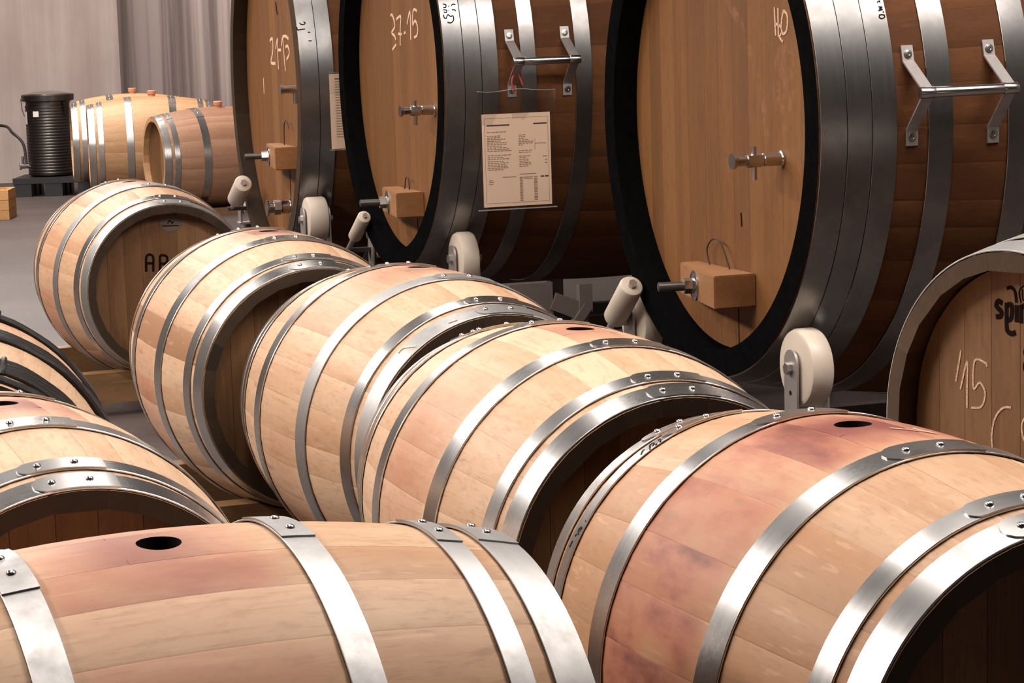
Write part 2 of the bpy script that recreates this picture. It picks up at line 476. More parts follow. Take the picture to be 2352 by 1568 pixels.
def lap_mesh(name, rf, u0, u1, arc, mat, rounded=True, lift=.0042, th=.0022):
    """overlapping end of a hoop; its free end is at angle 0 and it runs towards negative angles"""
    b = B(); n = 14; uc, hw = (u0 + u1) / 2, (u1 - u0) / 2; vs = []; fs = []
    for i in range(n + 1):
        if rounded and i < 5:
            x = hw * (1 - cos(pi / 2 * i / 4)); ww = hw * max(sin(pi / 2 * i / 4), .25); an = -x / RB
        else:
            an = -(hw / RB if rounded else 0) - (arc - (hw / RB if rounded else 0)) * (i - (4 if rounded else 0)) / (n - (4 if rounded else 0)); ww = hw
        for u, d in ((uc - ww, lift), (uc + ww, lift), (uc + ww, lift + th), (uc, lift + th), (uc - ww, lift + th)):
            vs.append((u, (rf(u) + d) * cos(an), (rf(u) + d) * sin(an)))
    for i in range(n):
        for j in range(5): q = (j + 1) % 5; fs.append((i * 5 + j, i * 5 + q, i * 5 + 5 + q, i * 5 + 5 + j))
    fs.append((4, 3, 2, 1, 0)); e = n * 5; fs.append((e, e + 1, e + 2, e + 3, e + 4))
    return mesh(name, vs, fs, mat, .5)

def rivet_mesh(r=.0062, h=.0042):
    b = B(); b.lathe((0, 0, 0), (0, 1, 0), [(-.001, r), (h * .45, r * .92), (h * .85, r * .6), (h, r * .2)], 12)
    return mesh('rivet', b.v, b.f, M['steel'], .9)
RIVET = rivet_mesh()

def head_boards(r, n, x, th, seed, name, mat):
    """planks of a barrel head between y-cuts, clipped to the circle; list of meshes in the y-z plane at x"""
    q = random.Random(seed); ws = [q.uniform(.8, 1.25) for _ in range(n)]; k = 2 * r / sum(ws); ys = [-r]
    for wd in ws: ys.append(ys[-1] + wd * k)
    out = []
    for i in range(n):
        a, c = ys[i] + .0002, ys[i + 1] - .0002; m = 7; ring = []
        for j in range(m + 1):
            y = a + (c - a) * j / m; ring.append((y, sqrt(max(r * r - y * y, 1e-8))))
        for j in range(m + 1):
            y = c + (a - c) * j / m; ring.append((y, -sqrt(max(r * r - y * y, 1e-8))))
        b = B(); cy = (a + c) / 2
        inner = [(cy + (y - cy) * (1 - .0009 / max(c - a, .01)), z) for y, z in ring]
        bot = [(x - th, y, z) for y, z in ring]; mid = [(x - .0006, y, z) for y, z in ring]; top = [(x, y, z) for y, z in inner]
        N = len(ring); b.add(bot + mid + top, [tuple(range(N))[::-1], tuple(range(2 * N, 3 * N))] + [(l * N + s, l * N + (s + 1) % N, (l + 1) * N + (s + 1) % N, (l + 1) * N + s) for l in range(2) for s in range(N)])
        out.append(mesh(name, b.v, b.f, mat, .4))
    return out

NST = 28
W_ST = stave_widths(NST, .30, 11)
BUNGM = {}
def bung_stave(xb):
    if xb not in BUNGM: BUNGM[xb] = bung_stave_mesh('stave', W_ST[0], br, L2, TH, M['barrel_oak'], xb)
    return BUNGM[xb]
STAVES = [None]
STAVES += [stave_mesh('stave', x, br, -L2, L2, TH, M['barrel_oak']) for x in W_ST[1:]]
PHI = []; acc = -W_ST[0] / 2
for x in W_ST: PHI.append(acc + x / 2); acc += x
HEADS = head_boards(RH - TH + .004, 9, L2 - .042, .02, 5, 'head_board', M['barrel_head'])
HOOPU = dict(h=(.4067, L2 - .001), q=(.3482, .3854), b=(.1338, .185), nb=(-.185, -.1338), nq=(-.3854, -.3482), nh=(-L2 + .001, -.4067))
HOOPU_F = dict(HOOPU, b=(.147, .189), q=(.340, .374), h=(.400, L2 - .001), nb=(-.189, -.147), nq=(-.374, -.340))
HM = {}
def get_hoop(key, U, dull):
    k = (key, U[key], dull)
    if k not in HM:
        m = M['hoop_dull'] if dull else M['hoop']
        HM[k] = (hoop_mesh('hoop', br, *U[key], m), lap_mesh('hoop_lap', br, *U[key], .40, m, True), lap_mesh('hoop_lap', br, *U[key], .40, m, False))
    return HM[k]

def barrel(label, C, yaw, bung, laps, stain=.35, bstain=.7, tone=.5, seed=1, U=HOOPU, dull=(), straight=False, group='oak wine barrels lying on racks', hoops=True, xb=-.022):
    """laps: hoop key -> angles (free end, rivet, rivet)"""
    q = random.Random(seed)
    t = thing('wine_barrel', label, 'barrel', (C[0], C[1], C[2] + FZ - RB), yaw, group)
    c0 = (0, 0, RB)
    for i in range(NST):
        o = link('stave', STAVES[i] or bung_stave(xb), t, c0, (bung + PHI[i], 0, 0))
        near = max(0, 1 - abs((PHI[i] + pi) % (2 * pi) - pi) / .42) if i else 1
        o.color = (min(1, max(0, stain + q.uniform(-.3, .3))), near * bstain, min(1, max(0, tone + q.uniform(-.2, .2))), 1)
    for me in HEADS:
        tn = q.uniform(.1, .9)
        for rz in (0, pi):
            o = link('head_board', me, t, c0, (0, 0, rz)); o.color = (0, 0, tn, 1)
    HO = {}
    if hoops:
        for key in ('h', 'q', 'b', 'nb', 'nq', 'nh'):
            hm, lm, ls = get_hoop(key, U, key in dull)
            h = link('hoop', hm, t, c0); HO[key] = h
            A = laps.get(key) or [laps['b'][0] + q.uniform(-.15, .15)]
            s = 1
            if straight or (len(A) > 1 and A[1] > A[0]): s = 1
            lo = link('hoop_lap', ls if straight else lm, h, (0, 0, 0), (A[0], 0, 0))
            u = sum(U[key]) / 2
            rv = A[1:] if len(A) > 2 else ([A[1], A[1] - .17] if len(A) == 2 else [A[0] - .08, A[0] - .25])
            for a in rv:
                r = br(u) + .0062
                link('rivet', RIVET, h, (u, r * cos(a), r * sin(a)), (a, 0, 0))
    return t, HO

def on_barrel(u, a, d=.0): r = br(u) + d; return Vector((u, r * cos(a), r * sin(a)))
def n_barrel(a): return Vector((0, cos(a), sin(a)))

BAR = {}
BAR['R5'] = barrel('oak barrel with deep red wine stain and a small chalk mark, at the lower right', (.480, 3.156, -.926), -1.1777, 1.590,
    dict(b=(1.782, 1.686, 1.536), q=(1.846, 1.738, 1.578), h=(1.826, 1.742, 1.58), nb=(1.83, 1.72, 1.56), nq=(1.99, 1.90, 1.75), nh=(2.02, 1.93, 1.80)), .95, 1.0, .42, 21, xb=-.028)
BAR['R4'] = barrel('pale pink oak barrel, second from the front in the right-hand row of five', (.119, 4.186, -.924), -1.2399, 1.535,
    dict(b=(1.676, 1.598, 1.440), q=(1.719, 1.625, 1.460), h=(1.721, 1.630, 1.458), nb=(1.76, 1.66, 1.50), nq=(1.86, 1.78, 1.6), nh=(1.92, 1.84, 1.76)), .26, .35, .74, 22)
BAR['R3'] = barrel('pale oak barrel with a scuffed dull grey end hoop, third of five on the right', (-.204, 5.264, -.922), -1.1742, 1.52,
    dict(b=(1.638, 1.578, 1.402), q=(1.690, 1.604, 1.431), h=(1.696, 1.628, 1.439), nb=(1.70, 1.62, 1.47)), .24, .55, .70, 23, dull=('h', 'b'), xb=-.046)
BAR['R2'] = barrel('oak barrel with one darker brown stave on its left flank, beside the stencilled one', (-.624, 6.143, -.908), -1.2279, 1.56,
    dict(b=(1.726, 1.648, 1.486), q=(1.768, 1.667, 1.515), h=(1.777, 1.685, 1.511), nb=(1.76, 1.70, 1.55)), .32, .75, .6, 24)
BAR['R1'] = barrel('oak barrel with black stencilled letters on its head, rearmost of the right-hand row', (-1.354, 8.594, -.933), -1.1799, 1.62,
    dict(b=(1.612, 1.544, 1.36), q=(1.644, 1.577, 1.407), h=(1.666, 1.584, 1.394), nb=(1.85, 1.78, 1.64)), .30, .6, .5, 25, dull=('h', 'b'))
BAR['G'] = barrel('pale oak barrel cut by the left edge, head in shadow, behind the nearest barrel', (-.802, 3.652, -.943), -1.1483, 1.555,
    dict(b=(1.76, 1.639, 1.482), q=(1.767, 1.673, 1.504), h=(1.750, 1.662, 1.484)), .24, .8, .78, 26, xb=-.028)
BAR['F'] = barrel('nearest oak barrel, seen side-on across the bottom edge with an open bung hole', (-.431, 2.655, -.939), .4413, 1.655,
    dict(b=(1.744, 1.661, 1.51), q=(1.773, 1.667, 1.51), h=(1.736, 1.62, 1.47), nb=(1.874, 1.753, 1.60)), .46, .7, .50, 27, HOOPU_F, ('h', 'b', 'nb', 'q'), True, xb=.010)
BAR['S'] = barrel('barrel at the right edge with a printed black logo and chalk marks on its head', (1.155, 3.797, -.684), -2.62, 1.6,
    dict(b=(1.5,)), .2, .3, .3, 28, dull=('h', 'q', 'b'))
BAR['H'] = barrel('barrel bound with dark split-wood hoops at the left edge, behind the pale left barrel', (-1.18, 4.80, -.945), -1.33, 1.57,
    dict(b=(1.5,)), .25, .4, .75, 29, hoops=False)
BAR['B1'] = barrel('farthest honey-coloured barrel, beside the dark steel tank', (-2.88, 18.22, -.909), -2.93, 1.57, dict(b=(1.4,)), .05, 0, .45, 30, group='barrels by the back wall')
BAR['B2'] = barrel('honey-coloured barrel in the background, middle one of the three by the wall', (-2.62, 17.46, -.909), -2.95, 1.57, dict(b=(1.4,)), .08, 0, .4, 31, group='barrels by the back wall')
BAR['B3'] = barrel('reddish-brown barrel in the background, partly hidden by the left big cask', (-2.062, 16.789, -.977), -2.728, 1.5, dict(b=(1.4,)), .8, .1, .45, 32, group='barrels by the back wall')

for k, mt in (('S', 'aged_oak'), ('B1', 'honey_oak'), ('B2', 'honey_oak'), ('B3', 'russet_oak')):
    for ch in BAR[k][0].children:
        if ch.name.startswith('stave'):
            ch.material_slots[0].link = 'OBJECT'; ch.material_slots[0].material = M[mt]
            if k[0] == 'B':
                e = len(ch.material_slots) - 1; ch.material_slots[e].link = 'OBJECT'; ch.material_slots[e].material = M['honey_oak']
            else:
                e = len(ch.material_slots) - 1; ch.material_slots[e].link = 'OBJECT'; ch.material_slots[e].material = M['aged_end']
# one darker stave on R2's left flank
for ch in BAR['R2'][0].children:
    if ch.name.startswith('stave'):
        a = (ch.rotation_euler[0] + 2 * pi) % (2 * pi)
        if 2.70 < a < 2.92: ch.color = (.1, 0, .1, 0)
for k in ('R5',):
    for ch in BAR[k][0].children:
        if ch.name.startswith('stave'):
            a = (ch.rotation_euler[0] + 2 * pi) % (2 * pi)
            if a > 2.3: ch.color = (1.0, 0, .1, 1)
# silicone bungs in the back barrels
for k, bx in (('B1', 1.57), ('B2', 1.57), ('B3', 1.5)):
    b = B(); b.lathe((0, 0, 0), (0, 1, 0), [(-.012, .025), (0, .026), (.012, .027), (.014, .031), (.036, .032), (.040, .028)], 20)
    r = br(-.022)
    b.obj('bung', M['silicone'], BAR[k][0], .6, (-.022, r * cos(bx), RB + r * sin(bx)), (bx, 0, 0))

# split chestnut hoops tied with willow on the left-edge barrel
def rod_hoop(t, u, rr, q):
    vs = []; fs = []; seg, m = 96, 7
    for i in range(seg):
        an = 2 * pi * i / seg; j1 = .0015 * sin(an * 7 + u * 90) + .001 * sin(an * 17 + u * 40)
        for k in range(m):
            e = 2 * pi * k / m; r = br(u) + rr * .75 + rr * sin(e) + j1; vs.append((u + rr * 1.15 * cos(e) + j1, r * cos(an), r * sin(an)))
    for i in range(seg):
        k = (i + 1) % seg
        for j in range(m): p = (j + 1) % m; fs.append((i * m + j, k * m + j, k * m + p, i * m + p))
    return link('rod_hoop', mesh('rod_hoop', vs, fs, M['chestnut'], .8), t, (0, 0, RB))
tH = BAR['H'][0]; q = random.Random(3)
for u in (.136, .149, .162, .176, .352, .366, .380, .394, .440, -.140, -.154, -.168, -.352, -.366, -.38, -.446):
    rod_hoop(tH, u, .0078, q)
for uc, hw, angs in ((.156, .032, (1.32,)), (.373, .03, (1.19,)), (-.154, .026, (1.2,))):
    for a in angs:
        b = B(); pts = []
        for k in range(9):
            e = pi * k / 8; u = uc + hw * cos(e); r = br(u) + .003 + .016 * sin(e); pts.append((u, r * cos(a), RB + r * sin(a)))
        b.tube(pts, .006, 7); b.obj('binding', M['willow'], tH, .8)

# writing on the barrels
def head_strokes(name, parent, strokes, x, zc, wd, mat, th=.0009):
    b = B()
    for s in strokes:
        P = spline(s, 5) if len(s) > 2 else s
        b.ribbon([(x, p[0], zc + p[1]) for p in P], Vector((1, 0, 0)), wd, th)
    return b.obj(name, mat, parent, .6)
XH = L2 - .042
SCH = [[(-.1585, .1216), (-.1711, .0703)], [(-.1602, .0587), (-.1435, .1067), (-.1440, .068), (-.1444, .0302)], [(-.0964, .1031), (-.1017, .1088), (-.1259, .1088), (-.1288, .0645), (-.1139, .0755), (-.1018, .0624), (-.1046, .0456), (-.114, .0352), (-.1343, .0325)],
       [(-.0412, .0448), (-.0582, .0426), (-.074, .0296), (-.0833, .0101), (-.086, -.0122), (-.0821, -.0317), (-.07, -.045)], [(.0014, .0415), (-.0053, .0371), (-.0166, .023), (-.0153, .0052), (-.0052, -.0077), (.008, .0), (.012, .02), (.0014, .0415)]]
head_strokes('chalk_writing', BAR['S'][0], SCH, XH + .0004, RB, .0034, M['chalk'])
SBL = [[(-.0619, .2067), (-.0711, .2094), (-.0758, .2027), (-.0711, .1978), (-.064, .1931), (-.0659, .1861), (-.0764, .1847)], [(-.052, .2085), (-.052, .171), (-.0481, .1634), (-.0398, .1612), (-.0316, .1642)],
       [(-.0502, .2051), (-.0411, .206), (-.0398, .1954), (-.0424, .1845), (-.0502, .1819)], [(-.0295, .2071), (-.0295, .1804)], [(-.0192, .208), (-.0192, .1797)], [(-.018, .2046), (-.0103, .2075), (-.0072, .2003), (-.008, .179)],
       [(.0038, .1467), (-.0064, .142), (-.0095, .1328), (.0038, .1248), (-.01, .1167), (-.0084, .1062), (.0038, .1032), (.015, .106), (.016, .117), (.0038, .1248), (.015, .134), (.013, .143), (.0038, .1467)]]
head_strokes('printed_lettering', BAR['S'][0], SBL, XH + .0004, RB, .0082, M['stencil'], .0006)
STN = [[(-.0515, .2309), (-.0424, .2334), (-.0334, .228), (-.0295, .2106)]]
head_strokes('printed_swash', BAR['S'][0], STN, XH + .0004, RB, .0055, M['stencil'], .0006)
SGL = [[(-.0192, .2116), (-.0239, .2271), (-.0167, .2365), (-.0078, .2382), (.0005, .2311), (-.0001, .2169)], [(-.0167, .233), (-.0154, .2172), (-.0103, .2159)], [(-.0095, .2284), (-.0078, .2126)], [(-.0052, .2375), (-.0057, .2287)]]
head_strokes('printed_emblem', BAR['S'][0], SGL, XH + .0004, RB, .0022, M['stencil'], .0006)
AR = [[(-.0767, .0632), (-.0755, .0867), (-.0742, .1102), (-.0693, .1195), (-.0612, .1216), (-.0525, .1175), (-.0492, .1068), (-.0505, .084), (-.0515, .0614)], [(-.0743, .0919), (-.0504, .0902)],
      [(-.0279, .0597), (-.025, .1157)], [(-.025, .1157), (-.0099, .1155), (-.0004, .1087), (-.0003, .0947), (-.0096, .0866), (-.0256, .0877)], [(-.012, .087), (.0, .0597)]]
head_strokes('stencilled_letters', BAR['R1'][0], AR, XH + .0004, RB, .0085, M['stencil'], .0006)
b = B(); ring = [(XH + .0003, .019 + .0375 * cos(2 * pi * k / 28), RB + .2255 + .0285 * sin(2 * pi * k / 28)) for k in range(28)]
b.hexa(ring, [(x + .0006, y, z) for x, y, z in ring]); b.obj('oval_stamp', M['stamp'], BAR['R1'][0])
head_strokes('stamp_line', BAR['R1'][0], [[(-.0125, .2183), (.047, .2161)], [(.008, .226), (.016, .236), (.024, .226), (.03, .232)]], XH + .001, RB, .0036, M['stencil'], .0005)

def surf_strokes(name, parent, strokes, wd, mat, off, zc=0):
    b = B()
    for s in strokes:
        P = spline(s, 4)
        b.ribbon([on_barrel(u, a, off) + Vector((0, 0, zc)) for u, a in P], [n_barrel(a) for u, a in P], wd, .0006)
    return b.obj(name, mat, parent, .6)
R5M = [[(-.355, 2.138), (-.3686, 2.1096), (-.3669, 2.1006)], [(-.3476, 2.0945), (-.3711, 2.061), (-.3669, 2.045), (-.3497, 2.0738)], [(-.3476, 2.0615), (-.3503, 2.0489)], [(-.3658, 2.0224), (-.3639, 2.0122), (-.3495, 2.0293), (-.3501, 2.0362)], [(-.3583, 1.944), (-.3545, 1.9432)], [(-.3586, 1.9), (-.3597, 1.8738)],
       [(-.3706, 2.684), (-.3693, 2.6581), (-.3691, 2.65)], [(-.3678, 2.6258), (-.3648, 2.6146)], [(-.3564, 2.6133), (-.366, 2.5928), (-.3592, 2.5764), (-.3569, 2.5973)], [(-.3548, 2.5847), (-.3537, 2.5784)], [(-.3564, 2.5446), (-.3554, 2.5411)]]
surf_strokes('marker_writing', BAR['R5'][1]['nq'], R5M, .0022, M['marker'], .0042)
surf_strokes('chalk_mark', BAR['R5'][0], [[(.029, 1.5226), (.045, 1.452), (.06, 1.385)], [(.028, 1.418), (.046, 1.405), (.064, 1.372)]], .0045, M['chalk'], .0006, RB)

surf_strokes('scuff', BAR['R3'][1]['h'], [[(.4369, 1.9159), (.4398, 1.8526)]], .006, M['chalk'], .0042)
SCUFF3 = [[(.4139, 2.31), (.4139, 2.2626), (.432, 2.22), (.4418, 2.2018)]]
surf_strokes('scuff', BAR['R3'][1]['h'], SCUFF3, .006, M['chalk'], .0042)
# ------------------------------------------------------------------ racks under the barrels
def rack(label, C, yaw, us=(-.3, .3), hw=.30, group='timber barrel racks'):
    zc = C[2] + FZ
    t = thing('barrel_rack', label, 'rack', (C[0], C[1], 0), yaw, group)
    for u in us:
        r = br(u) + .0015; top = zc - r + .032; low = .045 if top < .22 else top - .12
        notch = sqrt(max(r * r - (zc - top) ** 2, 1e-6)); pts = [(-hw, low), (hw, low), (hw, top)]
        a0 = atan2(top - zc, notch); a1 = -pi - a0
        n = 14
        for k in range(n + 1):
            a = a0 + (a1 - a0) * k / n; pts.append((r * cos(a), zc + r * sin(a)))
        pts.append((-hw, top))
        b = B(); b.hexa([(u - .035, y, z) for y, z in pts], [(u + .035, y, z) for y, z in pts])
        o = b.obj('crossbeam', M['beam'], t, .3); o.color = (0, 0, rng.uniform(.2, .6), 1)
        if low > .06:
            for y in (-hw + .04, hw - .04):
                b = B(); b.box((u, y, (low + .045) / 2), (.035, .035, (low - .045) / 2)); o = b.obj('post', M['beam'], t); o.color = (0, 0, .4, 1)
    for y in (-hw + .05, hw - .05):
        b = B(); b.box(((us[0] + us[1]) / 2, y, .0225), ((us[1] - us[0]) / 2 + .035, .045, .0225))
        o = b.obj('runner', M['beam'], t); o.color = (0, 0, .3, 1)
    return t
for k, lab in (('R5', 'timber rack under the wine-stained barrel at the lower right'), ('R4', 'timber rack under the pale pink second barrel of the right row'), ('R3', 'timber rack under the barrel with the dull grey end hoop'),
               ('R2', 'timber rack under the barrel with one darker stave'), ('R1', 'timber rack with a visible crossbeam under the stencilled rear barrel'), ('G', 'timber rack under the pale barrel at the left edge'),
               ('F', 'timber rack under the nearest side-on barrel'), ('S', 'tall timber rack under the barrel with the printed logo'), ('H', 'timber rack under the barrel with dark wooden hoops'),
               ('B1', 'timber rack under the farthest barrel beside the tank'), ('B2', 'timber rack under the middle background barrel'), ('B3', 'timber rack under the reddish background barrel')):
    o = BAR[k][0]
    us = {'R1': (-.36, .36), 'F': (-.28, .28)}.get(k, (-.3, .3))
    rack(lab, (o.location.x, o.location.y, o.location.z + RB - FZ), o.rotation_euler.z, us, .30 if k not in ('R1',) else .40)

# ------------------------------------------------------------------ big casks
LC = 1.5
def rot_about(p, c, a): return p
def cask(label, C, yaw, Rc, dR, e, qb, hoops, black, nst, seed):
    """local frame: x = outward from the head, end face at x = 0, axis at height za"""
    q = random.Random(seed)
    rf = lambda x: Rc + qb * (-x) * (1 + x / LC)
    zb = C[2] + FZ - rf(-LC / 2)
    t = thing('oak_cask', label, 'cask', (C[0], C[1], zb), yaw, 'large oak casks on roller cradles')
    za = rf(-LC / 2); c0 = (0, 0, za)
    ws = stave_widths(nst, 2 * pi / nst, seed); acc = 0
    for i, x in enumerate(ws):
        me = stave_mesh('stave', x, rf, -LC, 0, dR, M['cask_oak'], 16, 4, .0009)
        o = link('stave', me, t, c0, (acc + x / 2, 0, 0)); acc += x
        o.color = (0, 0, min(1, max(0, .45 + q.uniform(-.22, .22))), 1)
    hd = head_boards(Rc - dR + .006, 13, -e, .035, seed + 3, 'head_board', M['cask_head'])
    for me in hd:
        tn = q.uniform(.2, .8)
        o = link('head_board', me, t, c0); o.color = (0, 0, tn, 1)
        o = link('head_board', me, t, (-LC, 0, za), (0, 0, pi)); o.color = (0, 0, tn, 1)
    if black:
        vs = []; fs = []; seg = 112; ri = Rc - dR - .003
        prof = [(.0008, Rc + .0006), (.0008, ri - .0012), (-e + .001, ri - .0012 + .002), (-e + .001, ri + .002), (-.0005, ri + .002), (-.0005, Rc + .0006)]
        for i in range(seg):
            an = 2 * pi * i / seg
            for x, r in prof: vs.append((x, r * cos(an), r * sin(an)))
        n = len(prof)
        for i in range(seg):
            k = (i + 1) % seg
            for j in range(n): p = (j + 1) % n; fs.append((i * n + j, i * n + p, k * n + p, k * n + j))
        o = link('chime', mesh('chime', vs, fs, M['paint_black'], .5), t, c0); o['label'] = 'black painted rim'
    HO = []
    for u0, u1 in hoops + [(LC - b_, LC - a_) for a_, b_ in hoops]:
        me = hoop_mesh('hoop', rf, -u1 + .0006, -u0 - .0006, M['cask_hoop'], 128, .0008, .004)
        HO.append(link('hoop', me, t, c0))
    return t, za, rf, HO
CASK = {}
CASK['C3'] = cask('largest oak cask at the right with a black rim, chalked H2O on its head', (.5052, 6.1186, -.3009), -2.8022, .6637, .0639, .0711, .2462, [(.003, .0657), (.0657, .1244), (.1244, .1834), (.2578, .3187), (.4556, .52)], True, 46, 51)
CASK['C2'] = cask('black-rimmed oak cask with 37-15 chalked on its head, middle of three', (-.4052, 8.2494, -.2298), -2.8177, .6639, .0653, .0619, .1999, [(.003, .0658), (.0658, .1207), (.1207, .1748), (.248, .299), (.4286, .4846)], True, 44, 52)
CASK['C1'] = cask('oak cask with an unpainted rim and 21-15 chalked on its head, farthest of three', (-.9879, 9.7251, -.2879), -2.8491, .731, .0614, .0615, .2146, [(.003, .0713), (.0713, .129), (.30, .36), (.47, .53)], False, 46, 53)

CH3 = [[(.2961, .2842), (.3017, .2151)], [(.3162, .2827), (.317, .2124)], [(.2948, .2436), (.3195, .2421)], [(.3225, .2408), (.3361, .2313)], [(.3466, .2757), (.3646, .2661), (.368, .2473), (.3603, .2259), (.3419, .2198), (.3337, .234), (.3368, .2542), (.3466, .2757)], [(.3327, .2205), (.3232, .211), (.3413, .2003)]]
CH2 = [[(-.1476, .2159), (-.1313, .22), (-.1119, .2085), (-.0986, .1914), (-.1009, .1744), (-.1397, .1574), (-.1046, .146), (-.0909, .1318)], [(-.0878, .1162), (-.1372, .0974)], [(-.0738, .2027), (-.0185, .2136), (-.0291, .1715), (-.0368, .1122)], [(-.0572, .1531), (-.0113, .1518)], [(.0145, .1553), (.0351, .1581)], [(.0588, .1867), (.099, .2281), (.0968, .1324)], [(.1826, .2288), (.159, .2352), (.1362, .2292), (.1257, .1851), (.1543, .1974), (.1772, .1849), (.1845, .1656), (.1726, .1478), (.1374, .1408)]]
CH1 = [[(-.1246, .1829), (-.075, .1945), (-.0631, .1695), (-.0765, .1353), (-.1195, .1006), (-.098, .0917), (-.0278, .0927)], [(-.009, .1518), (.0345, .1926), (.0303, .1475), (.0302, .0686)], [(.0418, .1476), (.0987, .1481)], [(.1134, .1638), (.1431, .1974), (.1557, .1263), (.1703, .0641)], [(.144, .2019), (.2002, .2042), (.2585, .1934)], [(.1908, .1599), (.2359, .1646), (.2633, .1384), (.2261, .1182), (.2025, .1113)]]
for k, st, e, wd in (('C3', CH3, .0711, .0068), ('C2', CH2, .0619, .0095), ('C1', CH1, .0615, .012)):
    t, za, rf, HO = CASK[k]
    head_strokes('chalk_writing', t, st, -e + .0004, za, wd, M['chalk'])
head_strokes('chalk_mark', CASK['C1'][0], [[(-.2977, .0285), (-.3002, -.0389)]], -.0611, CASK['C1'][1], .010, M['chalk'])
head_strokes('slit', CASK['C1'][0], [[(.027, .3408), (.0504, .2913)]], -.0611, CASK['C1'][1], .014, M['hole'])
head_strokes('knot', CASK['C3'][0], [[(.0825, -.238), (.0855, -.252), (.0865, -.2731)]], -.0707, CASK['C3'][1], .006, M['hole'])
# rubbed-out chalk under the H2O and the runs beside it
def patch(parent, pts, x, zc, name='chalk_smear'):
    b = B(); b.hexa([(x, y, zc + z) for y, z in pts], [(x + .0004, y, zc + z) for y, z in pts]); return b.obj(name, M['smear'], parent)
t, za, rf, HO = CASK['C3']
patch(t, [(.29, .02), (.38, .03), (.43, .10), (.42, .16), (.36, .20), (.30, .18), (.28, .10)], -.0711 + .0004, za)
head_strokes('chalk_smear', t, [[(.02, .31), (.12, .22), (.19, .12), (.235, .02), (.25, -.08)], [(.345, .18), (.345, .0), (.35, -.06)]], -.0711 + .0003, za, .030, M['smear'])

def cask_strokes(parent, rf, strokes, wd):
    b = B()
    for s in strokes:
        P = spline(s, 4); pts = []; nn = []
        for u, a in P:
            r = rf(-u) + .0052; pts.append((-u, r * cos(a), r * sin(a))); nn.append(Vector((0, cos(a), sin(a))))
        b.ribbon(pts, nn, wd, .0006)
    return b.obj('marker_writing', M['marker'], parent)
cask_strokes(CASK['C2'][3][0], CASK['C2'][2], [[(.0176, .3803), (.0261, .3764), (.025, .3626), (.0172, .3635)], [(.0162, .3515), (.0264, .3481), (.0238, .3358), (.0166, .3411)], [(.0436, .3676), (.0498, .3754), (.057, .37)], [(.0431, .3472), (.0509, .3463), (.0556, .3396)], [(.0338, .3671), (.0373, .3671)], [(.0325, .344), (.035, .3435)],
    [(.0155, .3272), (.0157, .313), (.0217, .3079), (.0283, .3253), (.0366, .3159), (.0445, .3169), (.0439, .2947), (.0338, .2838), (.0241, .2895)]], .0034)
cask_strokes(CASK['C3'][3][2], CASK['C3'][2], [[(.167, .4225), (.1727, .4276), (.1734, .4218)], [(.1677, .4063), (.1761, .404), (.1686, .399), (.1758, .3961), (.1653, .3922)], [(.1751, .3871), (.178, .3865)], [(.1663, .378), (.1768, .3764), (.1765, .3673), (.1683, .3648), (.1649, .3716), (.1663, .378)]], .0026)
cask_strokes(CASK['C1'][3][0], CASK['C1'][2], [[(.0165, .3549), (.0221, .3454), (.0322, .3436), (.037, .3518), (.0314, .3577)], [(.0045, .3329), (.0064, .3176), (.0199, .3186), (.0345, .3195)], [(.0434, .3006), (.0515, .2993)], [(.0423, .2555), (.0547, .2542)]], .004)

# fittings on the cask heads
def sample_tap(t, za, s, k, e, L=.135, pin=True, sc=1.0):
    p = Vector((-e, s, za + k)); X = Vector((1, 0, 0)); b = B()
    b.lathe(p, X, [(0, .021 * sc), (.006, .021 * sc), (.008, .0165 * sc), (L * .38, .0165 * sc), (L * .4, .013 * sc), (L * .45, .013 * sc)], 24)
    b.lathe(p + X * L * .43, X, [(0, .018 * sc), (L * .28, .018 * sc)], 6)
    b.lathe(p + X * L * .7, X, [(0, .013 * sc), (L * .2, .013 * sc), (L * .24, .019 * sc), (L * .30, .0195 * sc), (L * .3, .012 * sc)], 24)
    o = b.obj('sample_tap', M['steel'], t, .5)
    if pin:
        b = B(); c = p + X * L * .56
        b.cyl(c + Vector((0, 0, -.048 * sc)), c + Vector((0, 0, .034 * sc)), .0068 * sc, 14)
        b.obj('tap_lever', M['steel'], o)
    return o
sample_tap(CASK['C3'][0], CASK['C3'][1], .327, -.087, .0711, .137)
sample_tap(CASK['C2'][0], CASK['C2'][1], .351, -.099, .0619, .122)
b = B(); p = Vector((-.0615, .411, CASK['C1'][1] - .003))
b.lathe(p, (1, 0, 0), [(0, .017), (.06, .015), (.062, .019), (.075, .019)], 20); o = b.obj('sample_tap', M['steel'], CASK['C1'][0])
b = B(); b.cyl(p + Vector((.012, 0, -.055)), p + Vector((.012, 0, 0)), .012, 14); b.obj('tap_spout', M['steel'], o)
sample_tap(CASK['C1'][0], CASK['C1'][1], .158, -.484, .0615, .10, False, 1.7)

